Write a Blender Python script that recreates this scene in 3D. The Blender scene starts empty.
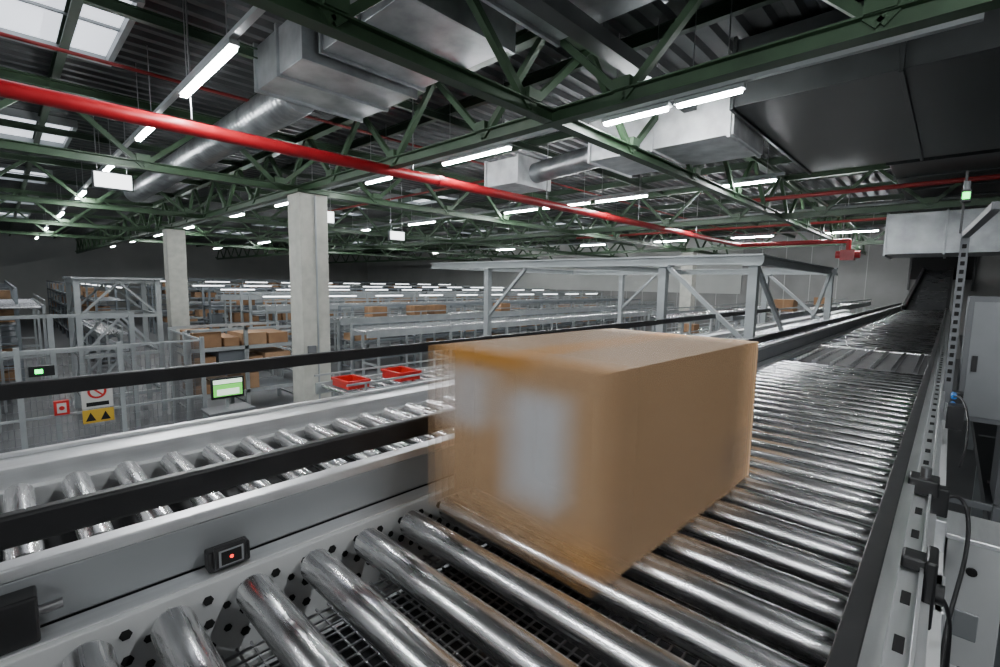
import bpy, math, random
from mathutils import Vector, Matrix
random.seed(7)
D=bpy.data; COL=bpy.context.scene.collection

# ------------------------------------------------------------ materials
def mat(name,col,rough=.5,metal=0.,noise=0.,nscale=8.,bump=0.,emis=None,estr=0.,stretch=None,spec=None):
    m=D.materials.new(name);m.use_nodes=True
    nt=m.node_tree;N=nt.nodes;L=nt.links;b=N['Principled BSDF']
    b.inputs['Base Color'].default_value=(*col,1)
    b.inputs['Roughness'].default_value=rough
    b.inputs['Metallic'].default_value=metal
    if spec is not None:b.inputs['Specular IOR Level'].default_value=spec
    if emis:
        b.inputs['Emission Color'].default_value=(*emis,1);b.inputs['Emission Strength'].default_value=estr
    if noise or bump:
        tc=N.new('ShaderNodeTexCoord');mp=N.new('ShaderNodeMapping')
        L.new(tc.outputs['Object'],mp.inputs['Vector'])
        if stretch: mp.inputs['Scale'].default_value=stretch
        n=N.new('ShaderNodeTexNoise');n.inputs['Scale'].default_value=nscale;n.inputs['Detail'].default_value=5
        L.new(mp.outputs[0],n.inputs['Vector'])
        if noise:
            r=N.new('ShaderNodeValToRGB')
            r.color_ramp.elements[0].position=.3;r.color_ramp.elements[1].position=.7
            r.color_ramp.elements[0].color=(*[c*(1-noise) for c in col],1)
            r.color_ramp.elements[1].color=(*[min(1,c*(1+noise)) for c in col],1)
            L.new(n.outputs['Fac'],r.inputs[0]);L.new(r.outputs[0],b.inputs['Base Color'])
            mr=N.new('ShaderNodeMapRange');mr.inputs['To Min'].default_value=max(.03,rough*(1-noise*.7));mr.inputs['To Max'].default_value=min(1,rough*(1+noise*.7))
            L.new(n.outputs['Fac'],mr.inputs[0]);L.new(mr.outputs[0],b.inputs['Roughness'])
        if bump:
            bp=N.new('ShaderNodeBump');bp.inputs['Strength'].default_value=bump;bp.inputs['Distance'].default_value=.01
            L.new(n.outputs['Fac'],bp.inputs['Height']);L.new(bp.outputs[0],b.inputs['Normal'])
    return m
M={}
M['roller']=mat('roller_steel',(.74,.74,.745),.27,1,.2,6,0,stretch=(1,14,14))
M['alu']=mat('aluminium_profile',(.74,.75,.76),.36,.8,.1,5,0,stretch=(8,1,8))
M['white']=mat('painted_frame',(.50,.51,.51),.4,.1,.06,4)
M['panelgrey']=mat('panel_grey',(.22,.23,.24),.42,.2,.08,3)
M['black']=mat('black_plastic',(.010,.010,.011),.42,0,.2,12)
M['dark']=mat('dark_pan',(.03,.03,.033),.6,.3,.3,6)
M['hole']=mat('punched_hole',(.005,.005,.005),.9)
M['wire']=mat('wire_mesh_steel',(.35,.35,.36),.35,1)
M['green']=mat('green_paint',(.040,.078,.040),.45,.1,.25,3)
M['greend']=mat('green_paint_dark',(.022,.042,.024),.5,.1,.25,3)
M['deck']=mat('roof_deck_metal',(.085,.09,.092),.5,.4,.3,1.5)
M['galv']=mat('galvanised_duct',(.36,.38,.39),.36,.85,.3,3,.1)
M['galvlit']=mat('galvanised_duct_lit',(.80,.82,.84),.5,.35,.2,4,.1)  # paler copy of galv; lamplight on the duct put into the colour
M['galvd']=mat('painted_duct_dark',(.055,.06,.06),.4,.6,.25,2,.05)
M['red']=mat('red_pipe_paint',(.33,.006,.012),.40,0,.12,6)
M['redd']=mat('red_pipe_paint_dull',(.20,.012,.012),.5,0,.12,6)
M['conc']=mat('concrete_column',(.45,.45,.40),.8,0,.12,5,.2)
M['floor']=mat('concrete_floor',(.10,.103,.108),.5,0,.25,.6,.02)
M['plat']=mat('platform_floor',(.035,.037,.042),.45,0,.3,3)
M['line']=mat('floor_line_paint',(.22,.23,.24),.5)
M['wall']=mat('wall_panel',(.42,.43,.41),.7,0,.1,.5)
M['wall2']=mat('wall_concrete',(.22,.22,.215),.75,0,.15,.8)
M['rack']=mat('rack_steel',(.20,.225,.245),.45,.3,.1,3)
M['racklight']=mat('light_grey_steel',(.33,.355,.36),.45,.3,.12,3)
M['card']=mat('cardboard',(.27,.15,.075),.8,0,.15,4)
M['card2']=mat('cardboard_light',(.33,.20,.11),.8,0,.15,4)
M['tote']=mat('grey_tote',(.13,.145,.16),.5)
M['redp']=mat('red_plastic',(.45,.012,.01),.35,0,.1,5)
M['cab']=mat('cabinet_paint',(.13,.137,.145),.45,.1,.06,3)
M['yellow']=mat('yellow_sign',(.50,.32,.03),.5)
M['signw']=mat('white_sign',(.5,.5,.48),.5)
M['blue']=mat('blue_fitting',(.01,.15,.5),.35)
M['lamp']=mat('lamp_tube',(1,1,1),.5,emis=(.95,.98,1),estr=225)
M['strip']=mat('rack_light_strip',(1,1,1),.5,emis=(.95,.98,1),estr=7)
M['sky']=mat('skylight_panel',(.8,.85,.88),.5,emis=(.86,.90,1),estr=1.5)
M['ledg']=mat('green_led',(0,.5,.1),.5,emis=(.02,1,.15),estr=6)
M['ledr']=mat('red_led',(.5,0,0),.5,emis=(1,.03,.02),estr=3)
M['screen']=mat('screen_white',(.5,.6,.5),.3,emis=(.8,1,.8),estr=1.3)
M['signlit']=mat('lit_sign_face',(.8,.8,.8),.4,emis=(.95,1,1),estr=4)
M['screeng']=mat('screen_green',(.1,.6,.1),.3,emis=(.2,.75,.12),estr=.9)
M['belt']=mat('belt_rubber',(.04,.042,.045),.28,.2,.2,3)

# ------------------------------------------------------------ mesh builder
class B:
    def __init__(s): s.v=[];s.f=[];s.mi=[];s.mats=[];s.sm=[]
    def m(s,name):
        if name not in s.mats:s.mats.append(name)
        return s.mats.index(name)
    def add(s,vs,fs,mt,smooth=False):
        o=len(s.v);s.v+= [tuple(v) for v in vs];k=s.m(mt)
        for f in fs: s.f.append([i+o for i in f]);s.mi.append(k);s.sm.append(smooth)
    def box(s,x0,x1,y0,y1,z0,z1,mt):
        vs=[(x,y,z) for z in (z0,z1) for y in (y0,y1) for x in (x0,x1)]
        s.add(vs,[(0,2,3,1),(4,5,7,6),(0,1,5,4),(2,6,7,3),(0,4,6,2),(1,3,7,5)],mt)
    def beam(s,a,b,w,h,mt):
        a=Vector(a);b=Vector(b);d=(b-a).normalized()
        up=Vector((0,0,1)) if abs(d.z)<.95 else Vector((0,1,0))
        sd=d.cross(up).normalized();u=sd.cross(d)
        vs=[]
        for p in (a,b):
            for i,j in ((-1,-1),(1,-1),(1,1),(-1,1)): vs.append(p+sd*i*w/2+u*j*h/2)
        s.add(vs,[(3,2,1,0),(4,5,6,7),(0,1,5,4),(1,2,6,5),(2,3,7,6),(3,0,4,7)],mt)
    def ibeam(s,a,b,w,h,mt,t=.014):
        a=Vector(a);b=Vector(b);z=Vector((0,0,h/2-t/2))
        s.beam(a+z,b+z,w,t,mt);s.beam(a-z,b-z,w,t,mt);s.beam(a,b,t,h-t*2,mt)
    def tube(s,a,b,r,mt,n=20,prof=None,caps=True):
        a=Vector(a);b=Vector(b);d=(b-a);Ln=d.length;d.normalize()
        up=Vector((0,0,1)) if abs(d.z)<.95 else Vector((0,1,0))
        sd=d.cross(up).normalized();u=sd.cross(d)
        prof=prof or [(0,r),(Ln,r)]
        vs=[]
        for (t,rr) in prof:
            for i in range(n):
                an=2*math.pi*i/n;vs.append(a+d*t+(sd*math.cos(an)+u*math.sin(an))*rr)
        fs=[]
        for k in range(len(prof)-1):
            for i in range(n):
                j=(i+1)%n;fs.append((k*n+i,k*n+j,(k+1)*n+j,(k+1)*n+i))
        s.add(vs,fs,mt,True)
        if caps:
            o=(len(prof)-1)*n
            s.add(vs[:n],[tuple(range(n))][::-1],mt);s.add(vs[o:],[tuple(range(n))],mt)
    def obj(s,name,parent=None,bevel=0):
        me=D.meshes.new(name);me.from_pydata(s.v,[],s.f)
        for k in s.mats: me.materials.append(M[k])
        me.polygons.foreach_set('material_index',s.mi);me.polygons.foreach_set('use_smooth',s.sm)
        me.update();o=D.objects.new(name,me);COL.objects.link(o)
        if parent:o.parent=parent
        if bevel:
            md=o.modifiers.new('bevel','BEVEL');md.width=bevel;md.segments=2;md.limit_method='ANGLE';md.angle_limit=math.radians(50)
        return o
def empty(name,loc=(0,0,0)):
    e=D.objects.new(name,None);COL.objects.link(e);e.empty_display_size=.2;return e

FZ=-1.5; DECK=4.6
# ------------------------------------------------------------ room
b=B();b.box(-50,12,-14,50,FZ-.2,FZ,'floor');b.obj('floor')
b=B();b.box(-50,12,30,30.3,FZ,DECK,'wall2')
for i in range(40): b.box(-50+i*1.2,-49.97+i*1.2,29.97,30,FZ,DECK,'wall')
b.box(-50,-9,29.94,30,1.2,DECK,'wall')
b.obj('wall_back')
b=B();b.box(-50.3,-50,-14,30.3,FZ,DECK,'wall');b.obj('wall_left')
b=B();b.box(3.6,3.8,-4,30,FZ,DECK,'wall2');b.obj('wall_right')
b=B();b.box(.32,3.55,-4,24,-.12,0,'plat')
for y in (1.2,2.6,4.0,5.6,7.4,9.6,12.5): b.box(.35,3.4,y,y+.07,0,.004,'line')
b.box(.55,.62,-4,24,0,.004,'line')
for y in range(-3,24,4):
    for x in (.5,3.3): b.box(x-.06,x+.06,y-.06,y+.06,FZ,-.12,'racklight')
b.obj('mezzanine_walkway')

vs=[];fs=[];p=.28;x=-50;k=0
prof=[]
while x<12:
    prof+=[(x,0),(x+.10,0),(x+.14,.07),(x+.24,.07)];x+=p
for (xx,z) in prof: vs+= [(xx,-14,DECK+z),(xx,31,DECK+z)]
for i in range(len(prof)-1): fs.append((2*i,2*i+1,2*i+3,2*i+2))
b=B();b.add(vs,fs,'deck');b.box(-50,12,-14,31,DECK+.1,DECK+.2,'deck')
b.obj('ceiling')
k=0
for Y0 in (-.3,9.6,18.5):
    for X0 in (-8.6,-14.8,-21,-27.5,-34):
        if Y0>5 and X0>-9: continue
        b=B();b.box(X0,X0+2.1,Y0,Y0+1.5,DECK-.02,DECK+.01,'sky')
        for xx in (X0-.06,X0+2.1): b.box(xx,xx+.06,Y0-.06,Y0+1.56,DECK-.12,DECK+.02,'racklight')
        for yy in (Y0-.06,Y0+1.5): b.box(X0,X0+2.1,yy,yy+.06,DECK-.12,DECK+.02,'racklight')
        b.box(X0+1.03,X0+1.07,Y0,Y0+1.5,DECK-.05,DECK-.02,'racklight')
        k+=1;b.obj('window_%d'%k)

# ------------------------------------------------------------ roof steel
def truss(b,ax,pos,s,e,z0,z1,pan,w=.14,mt='green'):
    P=(lambda t,z:(t,pos,z)) if ax=='x' else (lambda t,z:(pos,t,z))
    b.ibeam(P(s,z0),P(e,z0),w,w,mt);b.ibeam(P(s,z1),P(e,z1),w,w,mt)
    n=int(round((e-s)/pan));
    for i in range(n):
        a=s+i*pan
        b.beam(P(a,z0),P(a+pan/2,z1),.07,.07,mt);b.beam(P(a+pan/2,z1),P(a+pan,z0),.07,.07,mt)
        b.box(*(lambda q:(q[0]-.09,q[0]+.09,q[1]-.09,q[1]+.09,z0+.06,z0+.16))(P(a,z0)),mt)
b=B()
for Yp in (-5.2,4.2,13.6,23.0): truss(b,'x',Yp,-48,3.4,3.37,4.3,1.9)
b.obj('roof_truss_cross')
b=B()
for Xp in (-28.4,-22.1,-15.8,-9.5,-3.26,3.0): truss(b,'y',Xp,-13,29.8,3.37,4.3,2.1,.13)
b.obj('roof_truss_long')
b=B()
for i in range(17):
    y=-11+i*2.35
    if abs((y-4.2)%9.4)<.3: continue
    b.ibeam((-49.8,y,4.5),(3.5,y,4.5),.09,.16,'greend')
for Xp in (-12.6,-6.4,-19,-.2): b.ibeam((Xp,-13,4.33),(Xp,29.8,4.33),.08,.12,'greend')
b.obj('roof_purlins')

for i,(cx,cy) in enumerate(((-9.15,4.2),(-19.3,4.2),(-9.3,23))):
    b=B();h=.27
    b.box(cx-h,cx+h,cy-h,cy+h,FZ,3.22,'conc')
    b.box(cx-h-.05,cx+h+.05,cy-h-.05,cy+h+.05,3.22,3.28,'green')
    if i==0:
        b.box(cx+h,cx+h+.02,cy+.0,cy+.04,-1.0,3.2,'racklight')
        b.box(cx+h,cx+h+.08,cy-.2,cy-.05,.05,.35,'cab')
    b.obj('concrete_column',bevel=.015)

# ------------------------------------------------------------ lamps
def lamp(x0,x1,y,z=3.6):
    b=B();
    b.box(x0,x1,y-.03,y+.03,z-.03,z,'lamp')
    b.box(x0-.03,x1+.03,y-.04,y+.04,z+.001,z+.05,'racklight')
    for xx in (x0+.15,x1-.15): b.tube((xx,y,z+.05),(xx,y,DECK),.006,'wire',6)
    b.obj('ceiling_lamp')
for y,xs in {-8.0:[(-2.5,-1),(.5,2)],-3.2:[(-9,-7.5),(-5.5,-4),(-2.4,-.9),(.6,2.1)],  # two unseen rows behind the camera, added to brighten box and rollers
    1.53:[(-6.28,-4.68),(-8.75,-7.7),(-12.5,-11),(-16.5,-15),(-22,-20.5),(-29,-27.5),(-36,-34.5),(.6,2.1)],  # last lamp is out of view, added to light the box's right side
    5.32:[(-6.41,-4.91),(-8.85,-8.0),(-3.3,-2.5),(-2.38,-1.72),(-13.5,-12),(-17.5,-16),(-23,-21.5),(-28,-26.5),(-34,-32.5),(-41,-39.5)],
    10.05:[(-9.4,-8.25),(-6.4,-5.1),(-8.0,-6.6),(-3.6,-2.55),(-14,-12.6),(-18,-16.6),(-23,-21.5),(-28,-26.5),(-36,-34.5)],
    15.05:[(-6.5,-5.1),(-3.45,-1.95),(-10,-8.6),(-14,-12.6),(-18,-16.6),(-23,-21.6),(-28,-26.5),(-36,-34.5)],
    20.7:[(-6.7,-5.2),(-3.7,-2.0),(-10,-8.6),(-14,-12.6),(-20,-18.6),(-26,-24.5)],
    26:[(-6.7,-5.2),(-3.7,-2.0),(-12,-10.6),(-17,-15.6),(-24,-22)]}.items():
    for a,c in xs: lamp(a,c,y)
b=B()
for y in (1.53,5.32,10.05,15.05,20.7): b.box(-30,0 if y>2 and not 5.5<y<12 else (-2.4 if y>2 else -4.0),y-.03,y+.03,3.665,3.71,'racklight')
b.obj('lamp_trunking')
# lit hanging signs
for (x,y,z) in ((-10.5,1.45,3.22),(-10.2,5.0,3.0),(-12.5,8.5,3.0)):
    e=empty('illuminated_hanging_sign');b=B()
    b.box(x-.05,x+.05,y-.27,y+.27,z-.14,z+.14,'cab');b.box(x+.05,x+.056,y-.25,y+.25,z-.12,z+.12,'signlit')
    for yy in (y-.2,y+.2): b.tube((x,yy,z+.14),(x,yy,DECK),.008,'wire',6)
    b.obj('sign_box',e)

# ------------------------------------------------------------ pipes
def piperun(name,pts,r,mt='red',coup=True,n=20):
    b=B()
    for a,c in zip(pts,pts[1:]): b.tube(a,c,r,mt,n)
    for q in pts[1:-1]:
        b.tube((q[0],q[1],q[2]-r*1.02),(q[0],q[1],q[2]+r*1.02),r,mt,n,prof=[(r*1.02-r*math.cos(t),r*1.04*math.sin(t)+.0001) for t in [math.pi*i/8 for i in range(9)]],caps=False)
    if coup:
        for a,c in zip(pts,pts[1:]):
            a=Vector(a);c=Vector(c);d=(c-a).normalized();Ln=(c-a).length;t=1.5
            while t<Ln-.3:
                b.tube(a+d*t,a+d*(t+.12),r*1.15,mt,n);t+=5.2
    return b.obj(name)
piperun('sprinkler_main_pipe',[(-6.35,-12,3.27),(-6.3,20.5,3.27),(-2.75,20.5,3.27),(-2.75,20.5,2.95)],.078)
piperun('sprinkler_branch_pipe',[(-7.7,-12,4.2),(-7.7,29,4.2)],.022,'redd',coup=False)
piperun('sprinkler_branch_pipe',[(-3.6,12.3,3.62),(3.5,12.3,3.62)],.045,'redd')
piperun('sprinkler_branch_pipe',[(-12,17.4,3.6),(3.5,17.4,3.6)],.04,'redd')
piperun('sprinkler_branch_pipe',[(-18,8.4,4.1),(-7.9,8.4,4.1)],.03,'redd',coup=False)
b=B();b.box(-2.95,-2.55,20.3,20.7,2.6,2.95,'red');b.tube((-3.1,20.5,2.8),(-2.4,20.5,2.8),.13,'red');b.tube((-2.95,20.55,2.95),(-2.95,20.55,DECK),.012,'wire',6);b.obj('sprinkler_valve')
b=B()
for (x,y,z) in ((-6.3,1.6,3.36),(-6.3,4.6,3.36),(-6.3,8,3.36),(-6.3,12,3.36),(-6.3,16,3.36)): b.tube((x,y,z),(x,y,DECK),.01,'wire',6)
b.obj('pipe_hangers')

# ------------------------------------------------------------ ducts
def duct(name,x0,x1,y0,y1,z0,z1,ax,step,mt='galv'):
    b=B();b.box(x0,x1,y0,y1,z0,z1,mt)
    f=.035;t=(x0 if ax=='x' else y0)
    e=(x1 if ax=='x' else y1)
    while t<e+.01:
        if ax=='x': b.box(t-.02,t+.02,y0-f,y1+f,z0-f,z1+f,mt)
        else: b.box(x0-f,x1+f,t-.02,t+.02,z0-f,z1+f,mt)
        t+=step
    return b.obj(name,bevel=.004)
duct('ventilation_duct_box',-6.4,-5.1,2.35,3.75,3.92,4.42,'x',.65)
duct('ventilation_duct',-5.0,-3.5,2.5,3.8,4.0,4.5,'x',.75)
duct('ventilation_duct',-3.0,1.6,2.0,3.9,3.95,4.5,'x',1.1,'galv')
duct('ventilation_duct_box',-4.35,-2.2,6.6,7.9,3.55,4.15,'x',1.05,'galvlit')
duct('ventilation_duct_box',-7.3,-6.4,7.2,8.2,3.6,4.1,'x',.9,'galvlit')
duct('ventilation_plenum',-2.1,2.6,6.2,10.5,3.74,4.5,'x',1.56,'galvd')
duct('ventilation_duct',-1.0,.6,10.9,20,3.8,4.4,'y',1.5,'galvd')
duct('ventilation_duct_box',-1.2,1.8,14,15.6,2.4,3.3,'x',1.0,'galv')
b=B()
prof=[];t=0
while t<11: prof+=[(t,.25),(t+.1,.25),(t+.115,.265),(t+.13,.25)];t+=.14
b.tube((-6.45,2.9,4.05),(-18,2.9,4.05),.25,'galv',24,prof=prof);b.obj('spiral_duct')
b=B()
b.tube((-4.4,7.3,3.85),(-6.35,7.7,3.85),.2,'galv',24);b.obj('duct_branch')
b=B()
b.box(-2.6,-2.44,-2,6.0,3.74,3.88,'galvd')
for y in range(-2,6,2): b.beam((-2.52,y,3.88),(-2.52,y,DECK-.03),.03,.03,'galvd')
b.obj('cable_tray')

# ------------------------------------------------------------ MAIN CONVEYOR
def rollers(b,ys,x0,x1,r,zt,n=28):
    Ln=x1-x0
    for y in ys:
        b.tube((x0,y,zt-r),(x1,y,zt-r),r,'roller',n,prof=[(0,r*.82),(.004,r*.93),(.012,r),(Ln-.012,r),(Ln-.004,r*.93),(Ln,r*.82)])
        b.tube((x0-.02,y,zt-r),(x1+.02,y,zt-r),.008,'wire',8)
conv=empty('roller_conveyor')
r=.035
ys=[-.34,-.21,-.08,.06,.18]+[.32+.13*i for i in range(33)]
b=B();rollers(b,ys,-.995,-.088,r,1.0)
ys2=[6.15+.115*i for i in range(110)]
rollers(b,ys2,-.995,-.088,.03,1.0,14)
b.obj('rollers',conv)
b=B();b.box(-.995,-.088,4.62,6.08,.93,.975,'dark')
for i in range(12):
    for j in range(7):
        b.tube((-.93+j*.13-.012,4.72+i*.115,.965),(-.93+j*.13+.012,4.72+i*.115,.965),.033,'wire',12)
b.obj('transfer_deck',conv)
b=B()
b.box(-1.085,-1.035,-1.2,19,.955,1.0,'alu')
b.box(-1.035,-1.018,-1.2,19,.80,.998,'white')
b.box(-1.018,-.985,-1.2,19,.80,.815,'white')
y=-.6
while y<3:
    for z in (.965,.915,.865):
        b.tube((-1.0176,y,z),(-1.0155,y,z),.010,'hole',6)
    b.tube((-1.0176,y+.0325,.94),(-1.0155,y+.0325,.94),.008,'hole',6);b.tube((-1.0176,y+.0325,.89),(-1.0155,y+.0325,.89),.008,'hole',6)
    y+=.065
b.obj('frame_rail_left',conv,bevel=.002)
b=B()
b.box(-1.125,-1.09,-1.2,19,1.0,1.095,'panelgrey')
b.box(-1.128,-1.088,-1.2,19,1.095,1.118,'alu')
b.box(-1.12,-1.10,-1.2,19,.80,1.0,'dark')
for y in (1.5,2.6,4,6,8,11,14): b.box(-1.118,-1.108,y,y+.03,1.118,1.16,'black')
b.obj('side_panel',conv,bevel=.003)
b=B();b.box(-1.115,-1.085,-1.2,19,1.152,1.208,'black');b.obj('guide_rail_left',conv,bevel=.006)
b=B()
b.box(-.057,-.03,-1.2,19,.93,1.06,'alu')
b.box(-.03,.0,-1.2,19,1.0,1.03,'alu')
b.box(-.03,.02,-1.2,19,.86,.985,'alu')
b.box(-.047,.045,-1.2,19,.80,.86,'white')
b.box(.0,.006,-1.2,19,1.0,1.045,'alu')
y=-.5
while y<6: b.box(-.022,-.008,y,y+.05,1.0295,1.0312,'hole');y+=.16
b.obj('frame_rail_right',conv,bevel=.003)
b=B();b.box(-.080,-.058,-1.2,19,.985,1.075,'black');b.box(-.084,-.052,-1.2,19,1.075,1.083,'black');b.obj('guide_rail_right',conv,bevel=.002)
b=B();b.box(-1.0,-.07,-1.2,19,.76,.775,'dark')
y=-.5
while y<3.0: b.box(-1.0,-.07,y,y+.004,.845,.849,'wire');y+=.028
x=-.98
while x<-.08: b.box(x,x+.004,-.5,3.0,.849,.853,'wire');x+=.028
b.obj('wire_tray',conv)
b=B()
for y in (-1,1.5,4,6.5,9,11.5,14,16.5,18.6):
    b.box(-1.08,-1.0,y,y+.08,FZ,.8,'racklight');b.box(-.04,.04,y,y+.08,FZ,.8,'racklight')
    b.box(-1.08,.04,y,y+.08,.68,.76,'racklight')
b.obj('legs',conv)
b=B()
b.add([(-.98,19,.98),(-.1,19,.98),(-.1,29.8,2.5),(-.98,29.8,2.5),(-.98,19,.9),(-.1,19,.9),(-.1,29.8,2.4),(-.98,29.8,2.4)],
  [(0,1,2,3),(4,7,6,5),(0,4,5,1),(1,5,6,2),(2,6,7,3),(3,7,4,0)],'belt')
for x in (-1.04,-.06): b.beam((x,19,1.0),(x,29.75,2.5),.08,.25,'black')
for y,z in ((22,1.3),(26,1.85),(29,2.25)):
    for x in (-1.04,-.06): b.box(x-.04,x+.04,y,y+.08,FZ,z,'racklight')
b.obj('incline_belt',conv)
b=B();b.box(-1.5,.6,29.88,29.94,2.1,3.6,'hole');
for x in (-1.58,.6): b.box(x,x+.08,29.84,29.95,1.6,3.68,'black')
b.box(-1.58,.68,29.84,29.95,3.6,3.68,'black');b.obj('door_1')

# ------------------------------------------------------------ SECOND CONVEYOR
c2=empty('roller_conveyor.001')
ys=[-.5+.125*i for i in range(120)]
b=B();rollers(b,ys,-1.93,-1.34,.034,1.0,22)
for y in ys[:60]:
    b.tube((-1.375,y,.966),(-1.362,y,.966),.042,'black',20);b.tube((-1.40,y,.966),(-1.39,y,.966),.040,'black',20)
b.obj('rollers',c2)
b=B()
b.box(-2.12,-1.98,-2.5,16,.95,1.03,'alu');b.box(-1.98,-1.945,-2.5,16,.88,.97,'white')
b.box(-2.12,-2.10,-2.5,16,1.03,1.045,'alu')
b.box(-1.325,-1.29,-2.5,16,.86,.985,'white')
b.box(-1.29,-1.14,-2.5,16,.86,.90,'dark')
b.box(-1.98,-1.33,-2.5,16,.85,.86,'dark')
b.obj('frame',c2,bevel=.003)
b=B();b.box(-2.115,-2.09,-2.5,9,1.215,1.267,'black')
for y in (-.3,1.9,4.0,6.0,8.0): b.box(-2.13,-2.115,y,y+.04,1.03,1.24,'alu')
b.obj('guide_rail',c2,bevel=.005)
b=B()
for y in (-2,.5,3,5.5,8,10.5,13,15.5):
    for x in (-2.08,-1.3): b.box(x,x+.07,y,y+.07,FZ,.85,'racklight')
    b.box(-2.08,-1.23,y,y+.07,.7,.78,'racklight')
b.obj('legs',c2)

# ------------------------------------------------------------ sensors / devices
e=empty('photoelectric_sensor')
b=B();b.box(-1.075,-1.045,.255,.335,1.002,1.045,'black');b.box(-1.05,-1.035,.265,.325,1.008,1.055,'black');b.obj('sensor_body',e,bevel=.004)
b=B();b.box(-1.035,-1.0335,.272,.318,1.014,1.048,'panelgrey');b.box(-1.0336,-1.033,.276,.314,1.017,1.045,'hole');b.tube((-1.0332,.295,1.031),(-1.032,.295,1.031),.0035,'ledr',14);b.obj('sensor_window',e)
e=empty('motor_controller')
b=B();b.box(-1.087,-1.04,-.07,.01,1.0,1.08,'black');b.box(-1.06,-1.035,-.16,-.07,1.0,1.05,'black');b.tube((-1.06,.01,1.045),(-1.06,.04,1.045),.008,'wire',12);b.obj('controller_body',e,bevel=.004)
e=empty('rail_clamp')
b=B();b.box(-.045,.02,1.72,1.79,1.035,1.08,'black');b.box(-.02,.042,1.74,1.78,.98,1.06,'black');b.tube((-.01,1.76,1.08),(-.01,1.76,1.105),.012,'wire',14);b.obj('clamp_body',e,bevel=.004)
e=empty('rail_clamp.001')
b=B();b.box(-.03,.012,1.24,1.29,1.032,1.06,'black');b.box(.007,.026,1.22,1.31,.93,1.07,'black');b.tube((.026,1.265,.99),(.04,1.265,.99),.02,'black',16);b.obj('clamp_body',e,bevel=.005)
def curve(name,pts,r,mt,parent=None):
    cu=D.curves.new(name,'CURVE');cu.dimensions='3D';cu.bevel_depth=r;cu.bevel_resolution=3
    sp=cu.splines.new('NURBS');sp.points.add(len(pts)-1)
    for p_,q in zip(sp.points,pts):p_.co=(*q,1)
    sp.use_endpoint_u=True;sp.order_u=4
    cu.materials.append(M[mt]);o=D.objects.new(name,cu);COL.objects.link(o)
    if parent:o.parent=parent
    return o
curve('sensor_cable',[(.03,1.78,1.02),(.08,1.85,1.05),(.10,1.75,.9),(.05,1.6,.75),(.06,1.45,.6),(.08,1.3,.3)],.005,'black')
curve('sensor_cable',[(.03,1.27,.99),(.06,1.3,.95),(.05,1.35,.8),(.08,1.4,.6),(.06,1.3,.4)],.004,'black')
e=empty('junction_box')
b=B();b.box(.05,.17,1.82,2.0,.45,.90,'white');b.box(.045,.175,1.81,2.01,.90,.915,'alu');b.box(.02,.045,1.8,2.02,.4,.95,'alu')
for z in (.52,.82): b.tube((.105,1.8195,z),(.105,1.812,z),.012,'hole',12)
b.box(.08,.13,1.814,1.82,.62,.70,'panelgrey')
b.obj('enclosure',e,bevel=.004)
b=B();b.box(.03,.09,1.5,1.6,.55,.66,'alu');b.box(.03,.05,1.45,1.65,.3,.86,'alu');b.obj('bracket',e,bevel=.003)

e=empty('guard_post')
b=B()
b.box(.01,.05,3.95,4.0,0.3,1.95,'cab')
z=1.05
while z<1.9: b.box(.02,.04,3.945,3.9505,z,z+.025,'hole');z+=.05
b.beam((.03,3.97,1.93),(.11,3.0,1.97),.035,.035,'cab')
b.beam((.11,3.0,1.97),(.2,2.95,1.95),.035,.035,'cab')
b.box(.05,.1,3.93,4.02,.9,.99,'black')
b.box(.05,.3,3.96,3.99,.3,.34,'cab');b.box(.28,.34,3.94,4.0,0,.34,'cab')
b.obj('post',e,bevel=.003)
e=empty('signal_beacon')
b=B();b.box(.0,.012,3.96,3.99,1.94,2.3,'black');b.box(-.01,.035,3.93,3.99,2.12,2.19,'black');b.box(-.004,.029,3.926,3.93,2.135,2.175,'ledg');b.tube((.012,3.96,2.19),(.012,3.96,2.24),.016,'cab',14);b.obj('housing',e,bevel=.003)
e=empty('control_cabinet')
b=B();b.box(.10,.75,5.0,5.6,.62,1.56,'cab');b.box(.098,.10,5.03,5.57,.66,1.52,'cab');b.box(.13,.72,4.99,5.0,.66,1.52,'panelgrey')
for x in (.36,.68): b.box(x,x+.05,5.05,5.55,0,.62,'cab')
b.box(.15,.18,4.97,4.99,1.0,1.12,'black')
b.obj('cabinet',e,bevel=.005)
e=empty('pneumatic_valve')
b=B()
b.tube((.05,3.2,1.08),(.05,3.28,1.08),.012,'blue',14);b.tube((.05,3.3,1.02),(.05,3.36,1.02),.012,'blue',14);b.box(.022,.07,3.2,3.36,.96,1.02,'alu');b.box(.03,.09,3.05,3.15,.95,1.06,'black')
b.obj('valve_body',e,bevel=.002)
curve('pneumatic_hose',[(.05,3.2,1.08),(.09,3.0,1.15),(.12,2.8,1.0),(.08,2.6,.9)],.004,'black')

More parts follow.
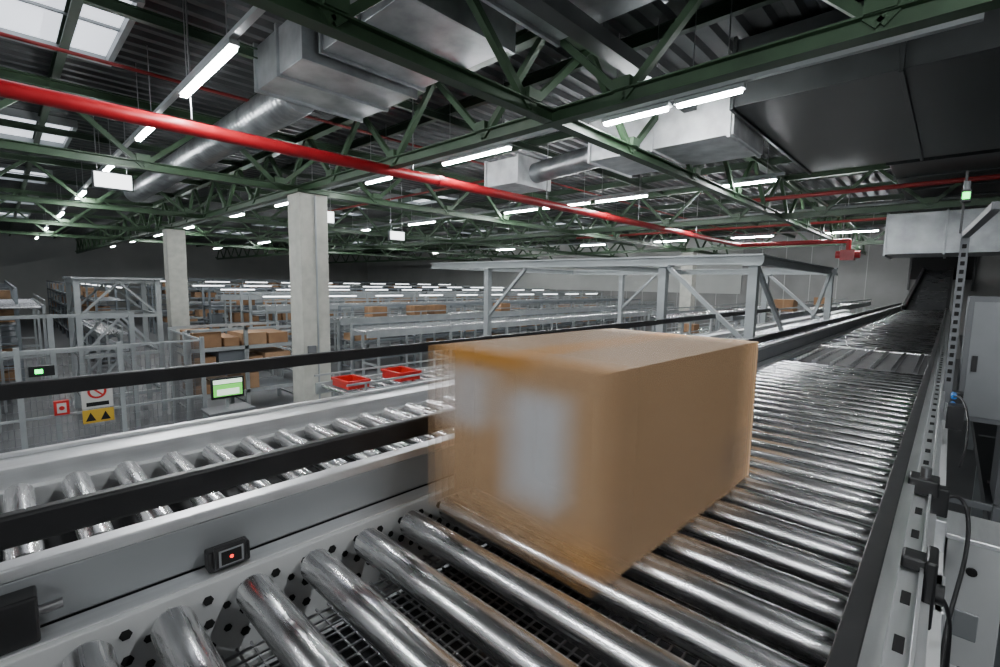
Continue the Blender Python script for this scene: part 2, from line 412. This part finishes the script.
# ------------------------------------------------------------ gantry frame
e=empty('steel_platform_frame')
b=B();mt='racklight';zt=1.93
b.ibeam((-7.7,6.1,zt),(-1.6,6.1,zt),.10,.12,mt,.02)
b.ibeam((-1.7,6.1,zt),(-1.7,11.0,zt),.10,.12,mt,.02)
b.ibeam((-7.7,10.9,zt),(-1.6,10.9,zt),.10,.12,mt,.02)
b.ibeam((-4.6,6.1,zt),(-4.6,10.9,zt),.08,.1,mt,.02)
b.ibeam((-7.6,6.1,zt),(-7.6,10.9,zt),.10,.12,mt,.02)
for x in (-6.1,-2.8,-1.7):
    for y in (6.1,10.9): b.box(x-.05,x+.05,y-.05,y+.05,FZ,zt-.07,mt);b.box(x-.1,x+.1,y-.1,y+.1,zt-.08,zt-.06,mt)
for y in (6.1,10.9):
    b.beam((-6.1,y,1.0),(-5.2,y,zt-.07),.05,.05,mt);b.beam((-2.75,y,zt-.07),(-1.75,y,.95),.05,.05,mt)
b.beam((-1.7,6.2,1.85),(-1.7,7.6,1.0),.05,.05,mt);b.beam((-1.7,10.8,1.85),(-1.7,9.6,1.1),.05,.05,mt)
b.beam((-6.1,6.1,.6),(-2.8,6.1,.6),.05,.05,mt)
b.obj('frame',e)

# ------------------------------------------------------------ racks and lower level
def rack(name,x0,x1,y0,y1,levels,top,bay,mt='rack',fill=.7,ax='y',strip=None):
    b=B();L0,L1=(y0,y1) if ax=='y' else (x0,x1)
    n=max(1,int(round((L1-L0)/bay)));st=(L1-L0)/n
    W0,W1=(x0,x1) if ax=='y' else (y0,y1)
    def bx(l0,l1,w0,w1,z0,z1,m):
        if ax=='y': b.box(w0,w1,l0,l1,z0,z1,m)
        else: b.box(l0,l1,w0,w1,z0,z1,m)
    for i in range(n+1):
        l=L0+i*st
        for w in (W0,W1-.06): bx(l-.04,l+.04,w,w+.06,FZ,top,mt)
        zz=FZ+.2
        while zz<top-.3: bx(l-.02,l+.02,W0,W1,zz,zz+.04,mt);zz+=.6
    for w in (W0,W1-.05): bx(L0,L1,w,w+.05,top-.06,top,mt)
    for z in levels:
        for w in (W0,W1-.05): bx(L0,L1,w,w+.05,z-.08,z,mt)
        bx(L0,L1,W0+.05,W1-.05,z-.03,z-.01,'tote')
        l=L0+.1
        while l<L1-.5:
            wd=random.uniform(.3,.6)
            if random.random()<fill:
                m=random.choice(['card','card2','card','tote','card2'])
                h=random.uniform(.18,.38);
                bx(l,l+wd,W0+.08,W1-.08,z,z+h,m)
            l+=wd+.06
    if strip:
        l=L0+.4
        while l<L1-1.5:
            bx(l,l+1.3,W1+.02,W1+.06,strip,strip+.03,'strip')
            bx(l-.1,l+1.4,W1+.0,W1+.06,strip+.031,strip+.06,mt);l+=2.2
    return b.obj(name)
def convline(name,w0,w1,l0,l1,z,ax='y',mt='racklight',pitch=.25,leg=2.4,guard=True):
    e=empty(name);b=B()
    def bx(a0,a1,c0,c1,z0,z1,m):
        if ax=='y': b.box(a0,a1,c0,c1,z0,z1,m)
        else: b.box(c0,c1,a0,a1,z0,z1,m)
    for w in (w0,w1-.05): bx(w,w+.05,l0,l1,z-.16,z+.02,mt)
    if guard:
        for w in (w0-.02,w1+.0): bx(w,w+.02,l0,l1,z+.12,z+.15,mt)
    l=l0+.1
    while l<l1:
        if ax=='y': b.tube((w0+.05,l,z-.03),(w1-.05,l,z-.03),.03,'roller',8)
        else: b.tube((l,w0+.05,z-.03),(l,w1-.05,z-.03),.03,'roller',8)
        l+=pitch
    l=l0+.3
    while l<l1:
        for w in (w0,w1-.05): bx(w,w+.05,l,l+.06,FZ,z-.16,mt);bx(w-.02 if w==w0 else w+.05,w if w==w0 else w+.07,l,l+.03,z-.05,z+.13,mt)
        bx(w0+.05,w1-.05,l,l+.05,(FZ+z)/2,(FZ+z)/2+.05,mt)
        l+=leg
    b.obj('frame_and_rollers',e);return e
rack('storage_rack',-15.2,-14.3,8,28,(-1.0,-.4,.2),.75,2.6,fill=.25)
rack('storage_rack',-18,-17.1,5.8,28,(-.9,-.2,.5),1.15,2.6,'racklight',fill=.2,strip=1.0)
rack('storage_rack',-22.5,-21.6,5.8,28,(-.9,-.2,.5),1.25,2.6,fill=.25,strip=1.15)
rack('storage_rack',-26.5,-25.6,5.8,28,(-.9,-.2,.5),1.35,2.6,'racklight',fill=.25,strip=1.25)
rack('storage_rack',-33,-32,5.8,28,(-.9,-.2,.5,1.0),1.5,2.6,fill=.25,strip=1.4)
rack('storage_rack',-40,-39,5.8,28,(-.9,-.2,.5,1.0),1.6,2.6,fill=.25)
for i,(Y0,tp) in enumerate(((-5.2,1.5),(-3.6,1.4),(-2.0,1.35),(-.5,1.3))):
    rack('storage_rack',-44,-15.6-i*.4,Y0,Y0+.8,(-1.1,-.6,-.1,.4,.9),tp,2.0,'rack',fill=.12,ax='x')
rack('storage_rack',-44,-21,2.2,3.1,(-1.0,-.4,.2,.8),1.3,2.4,'rack',fill=.15,ax='x',strip=1.2)
rack('carton_flow_rack',-12.9,-11.7,2.7,5.0,(-.95,-.4,.08),.5,1.1,'racklight',.9)
convline('transport_conveyor',-7.3,-6.3,3.4,28,-.06)
convline('transport_conveyor',-11.2,-10.4,6.2,28,.35)
convline('transport_conveyor',-12.9,-12.1,6.4,28,.55)
convline('transport_conveyor',-16.6,-15.8,5.8,28,.75)
convline('transport_conveyor',-20.9,-20.2,5.8,28,.95)
convline('transport_conveyor',-3.6,-2.7,11.4,28,1.0)
convline('transport_conveyor',-5.6,-4.8,11.4,28,.85)
convline('transport_conveyor',-.1,.7,-20.5,-15.2,.9,ax='x')
convline('transport_conveyor',1.6,2.1,-20.5,-15.3,.2,ax='x')
convline('transport_conveyor',5.3,6.0,-18.6,-13.2,-.5,ax='x')

def tower(x0,x1,y0,y1,top,lv):
    e=empty('lift_tower_frame');b=B();mt='racklight'
    for x in (x0,x1):
        for y in (y0,y1): b.box(x-.05,x+.05,y-.05,y+.05,FZ,top,mt)
    for z in lv:
        for x in (x0,x1): b.beam((x,y0,z),(x,y1,z),.07,.07,mt)
        for y in (y0,y1): b.beam((x0,y,z),(x1,y,z),.07,.07,mt)
    for z0,z1 in zip(lv,lv[1:]):
        for x in (x0,x1):
            b.beam((x,y0,z0),(x,(y0+y1)/2,z1),.045,.045,mt);b.beam((x,(y0+y1)/2,z1),(x,y1,z0),.045,.045,mt)
        b.beam((x0,y0,z0),(x1,y0,z1),.045,.045,mt)
    b.box(x0-.1,x1+.1,y0-.08,y1+.08,top,top+.04,mt)
    b.obj('frame',e)
tower(-14.8,-13.2,1.1,2.5,1.55,(-1.0,-.1,.75,1.5))
tower(-14.8,-13.4,-1.6,-.2,1.2,(-1.0,-.1,.6,1.15))
b=B();mt='racklight'
for y in (-.6,.6,1.8): b.box(-12.04,-11.96,y-.04,y+.04,FZ,.9,mt)
for z in (.2,.86): b.beam((-12,-.6,z),(-12,1.8,z),.06,.06,mt)
b.obj('guard_railing')

b=B()
for y in (-1.0,.1,1.2,2.3): b.box(-9.16,-9.1,y-.03,y+.03,FZ,.62,'racklight')
for z in (-1.4,-.4,.55): b.box(-9.15,-9.11,-1,2.3,z,z+.03,'racklight')
y=-.95
while y<2.3: b.box(-9.132,-9.126,y,y+.006,-1.4,.55,'wire');y+=.06
z=-1.35
while z<.55: b.box(-9.132,-9.126,-1,2.3,z,z+.006,'wire');z+=.12
x=-9.1
while x>-11.3: b.box(x-.006,x,2.297,2.303,-1.4,.55,'wire');x-=.06
for x in (-10.2,-11.3): b.box(x-.03,x+.03,2.27,2.33,FZ,.62,'racklight')
for z in (-1.4,.55): b.box(-11.3,-9.1,2.285,2.315,z,z+.03,'racklight')
b.obj('safety_fence')
e=empty('warning_sign')
b=B();b.box(-9.098,-9.09,.72,1.08,-.34,.04,'signw')
b.tube((-9.09,.9,-.09),(-9.085,.9,-.09),.11,'redp',24);b.tube((-9.0855,.9,-.09),(-9.083,.9,-.09),.08,'signw',24);b.beam((-9.082,.83,-.02),(-9.082,.97,-.16),.004,.025,'redp')
b.box(-9.09,-9.088,.77,1.03,-.31,-.25,'hole')
b.obj('prohibition_plate',e)
b=B();b.box(-9.098,-9.09,.72,1.08,-.56,-.36,'yellow')
b.add([(-9.088,.75,-.53),(-9.088,.87,-.53),(-9.088,.81,-.40)],[(0,1,2)],'hole');b.add([(-9.088,.92,-.53),(-9.088,1.04,-.53),(-9.088,.98,-.40)],[(0,1,2)],'hole')
b.obj('hazard_plate',e)
e=empty('emergency_stop_panel')
b=B();b.box(-9.098,-9.02,.42,.58,-.36,-.16,'redp');b.box(-9.02,-9.015,.45,.55,-.33,-.19,'signw');b.tube((-9.015,.5,-.26),(-9.0,.5,-.26),.03,'redp',16);b.obj('panel',e)
e=empty('exit_indicator')
b=B();b.box(-9.11,-9.02,.2,.46,.22,.36,'black');b.box(-9.02,-9.015,.26,.34,.26,.32,'ledg');b.obj('housing',e)
e=empty('workstation_monitor')
b=B();b.box(-8.76,-8.72,2.3,2.8,-.40,-.05,'black');b.box(-8.72,-8.715,2.33,2.77,-.15,-.08,'screen');b.box(-8.72,-8.715,2.33,2.77,-.36,-.16,'screeng')
b.box(-8.714,-8.712,2.38,2.72,-.34,-.24,'screen')
b.box(-8.8,-8.76,2.53,2.57,FZ+.04,-.1,'racklight');b.box(-9.0,-8.6,2.35,2.75,FZ,FZ+.04,'racklight');b.box(-9,-8.5,2.2,2.9,-.62,-.58,'cab')
b.obj('monitor',e,bevel=.004)
def tote(name,x,y,z,l,w,h,mt,rot=0):
    b=B();t=.02
    b.box(-l/2,l/2,-w/2,w/2,0,t,mt)
    for sx in (-1,1): b.box(sx*l/2-t*(sx>0),sx*l/2+t*(sx<0),-w/2,w/2,t,h,mt)
    for sy in (-1,1): b.box(-l/2+t,l/2-t,sy*w/2-t*(sy>0),sy*w/2+t*(sy<0),t,h,mt)
    b.box(-l/2-.02,-l/2,-w/2-.02,w/2+.02,h-.04,h,mt);b.box(l/2,l/2+.02,-w/2-.02,w/2+.02,h-.04,h,mt)
    b.box(-l/2,l/2,-w/2-.02,-w/2,h-.04,h,mt);b.box(-l/2,l/2,w/2,w/2+.02,h-.04,h,mt)
    o=b.obj(name,bevel=.005);o.location=(x,y,z);o.rotation_euler[2]=rot;return o
tote('red_tote',-6.8,3.75,-.06,.5,.36,.13,'redp');tote('red_tote',-6.8,4.7,-.06,.55,.4,.15,'redp')
tote('grey_tote',-6.8,7.2,-.06,.6,.4,.25,'tote')
def carton(x,y,z,l,w,h):
    b=B();b.box(x-l/2,x+l/2,y,y+w,z,z+h,'card');b.box(x-.02,x+.02,y-.001,y+w+.001,z+.01,z+h+.002,'card2');b.obj('carton',bevel=.005)
for (y,w) in ((12,.5),(17,.5)): carton(-6.8,y,-.06,.45,w,.3)
for y in (14,19): carton(-3.15,y,1.0,.45,.5,.3)
for y in (7.5,9,9.8,13): carton(-12.5,y,.55,.45,.5,.3)

# ------------------------------------------------------------ THE MOVING BOX (blurred by its travel)
def cardmat(alpha,i):
    m=D.materials.new('moving_cardboard_%d'%i);m.use_nodes=True
    nt=m.node_tree;N=nt.nodes;L=nt.links;bs=N['Principled BSDF']
    bs.inputs['Roughness'].default_value=.55;bs.inputs['Alpha'].default_value=alpha
    tc=N.new('ShaderNodeTexCoord');sp=N.new('ShaderNodeSeparateXYZ');L.new(tc.outputs['Object'],sp.inputs[0])
    gm=N.new('ShaderNodeNewGeometry');sn=N.new('ShaderNodeSeparateXYZ');L.new(gm.outputs['Normal'],sn.inputs[0])
    def math_(op,a,b_=None):
        n=N.new('ShaderNodeMath');n.operation=op;n.use_clamp=False
        for k,v in enumerate((a,b_)):
            if v is None: continue
            if isinstance(v,(int,float)): n.inputs[k].default_value=v
            else: L.new(v,n.inputs[k])
        return n.outputs[0]
    def ss(sock,a,b_):
        n=N.new('ShaderNodeMapRange');n.interpolation_type='SMOOTHSTEP'
        n.inputs['From Min'].default_value=a;n.inputs['From Max'].default_value=b_
        L.new(sock,n.inputs[0]);return n.outputs[0]
    def band(sock,a,b_,s): return math_('MULTIPLY',ss(sock,a-s,a+s),ss(sock,b_+s,b_-s))
    X,Y,Z=sp.outputs
    front=ss(math_('MULTIPLY',sn.outputs[1],-1.),.5,.8)
    top=ss(sn.outputs[2],.5,.8)
    right=ss(sn.outputs[0],.5,.8)
    noise=N.new('ShaderNodeTexNoise');mp=N.new('ShaderNodeMapping');mp.inputs['Scale'].default_value=(6,1,14)
    L.new(tc.outputs['Object'],mp.inputs[0]);L.new(mp.outputs[0],noise.inputs[0]);noise.inputs['Scale'].default_value=2.5
    def mix(f,a,b_):
        n=N.new('ShaderNodeMix');n.data_type='RGBA';L.new(f,n.inputs['Factor'])
        for k,v in ((6,a),(7,b_)):
            if isinstance(v,tuple): n.inputs[k].default_value=(*v,1)
            else: L.new(v,n.inputs[k])
        return n.outputs[2]
    base=mix(noise.outputs['Fac'],(.62,.385,.205),(.70,.46,.26))
    lab1=math_('MULTIPLY',band(X,.26,.43,.016),band(Z,.11,.36,.03))
    lab2=math_('MULTIPLY',band(X,.02,.20,.02),band(Z,.24,.38,.025))
    lab=math_('MULTIPLY',math_('MAXIMUM',lab1,math_('MULTIPLY',lab2,.75)),front)
    c=mix(lab,base,(.80,.80,.82))
    tape=math_('MULTIPLY',band(X,.20,.31,.02),top)
    tape2=math_('MULTIPLY',math_('MULTIPLY',ss(X,.32,.50),ss(Z,.12,.0)),front)
    tape4=math_('MULTIPLY',math_('MULTIPLY',ss(Z,.385,.42),ss(X,.40,.25)),front)
    tape3=math_('MULTIPLY',ss(Y,.12,.0),top)
    tp=math_('MULTIPLY',math_('MAXIMUM',math_('MAXIMUM',tape,math_('MAXIMUM',tape3,tape4)),math_('MULTIPLY',tape2,.7)),.85)
    c=mix(tp,c,(.82,.36,.03))
    bc=math_('MULTIPLY',math_('MULTIPLY',band(Y,.60,.67,.01),band(Z,.04,.17,.01)),right)
    wv=N.new('ShaderNodeTexWave');wv.bands_direction='Z';wv.inputs['Scale'].default_value=16;L.new(tc.outputs['Object'],wv.inputs[0])
    c=mix(math_('MULTIPLY',bc,math_('MULTIPLY',wv.outputs['Fac'],.6)),c,(.25,.24,.24))
    L.new(c,bs.inputs['Base Color'])
    return m
e=empty('cardboard_box')
n=9;Wd,Ln,Ht=.525,.70,.43
for i in range(n):
    a=1.0/(n-i)
    M['cb%d'%i]=cardmat(a,i)
    b=B();ep=(n-1-i)*.0005
    v=[(0-ep,0,0),(Wd+ep,0,0),(Wd+ep,Ln,0),(0-ep,Ln,0),(0-ep,0,Ht+ep),(Wd+ep,0,Ht+ep),(Wd+ep,Ln,Ht+ep),(0-ep,Ln,Ht+ep)]
    fs=[(0,1,5,4),(1,2,6,5),(3,0,4,7),(4,5,6,7)]
    if i==n-1: fs+=[(3,2,1,0),(2,3,7,6)]
    b.add(v,fs,'cb%d'%i)
    o=b.obj('box_shell_%d'%(i+1),e)
    o.location=(-.98,.765+i*.023,1.002);o.rotation_euler[2]=math.radians(-2.5)

# ------------------------------------------------------------ world
w=D.worlds.new('world');bpy.context.scene.world=w;w.use_nodes=True
w.node_tree.nodes['Background'].inputs[0].default_value=(.85,.92,1,1);w.node_tree.nodes['Background'].inputs[1].default_value=.7

# ------------------------------------------------------------ camera
yaw,pit,rol=[math.radians(v) for v in (43.46,6.04,.93)]
F=Vector((-math.sin(yaw)*math.cos(pit),math.cos(yaw)*math.cos(pit),-math.sin(pit)))
R=Vector((math.cos(yaw),math.sin(yaw),0));U=R.cross(F)
R2=R*math.cos(rol)+U*math.sin(rol);U2=U*math.cos(rol)-R*math.sin(rol)
cam=D.cameras.new('camera');cam.lens=473.8*36/1000;cam.sensor_width=36;cam.clip_start=.02;cam.clip_end=200
co=D.objects.new('camera',cam);COL.objects.link(co)
co.matrix_world=Matrix(((R2.x,U2.x,-F.x,0),(R2.y,U2.y,-F.y,0),(R2.z,U2.z,-F.z,1.6),(0,0,0,1)))
bpy.context.scene.camera=co
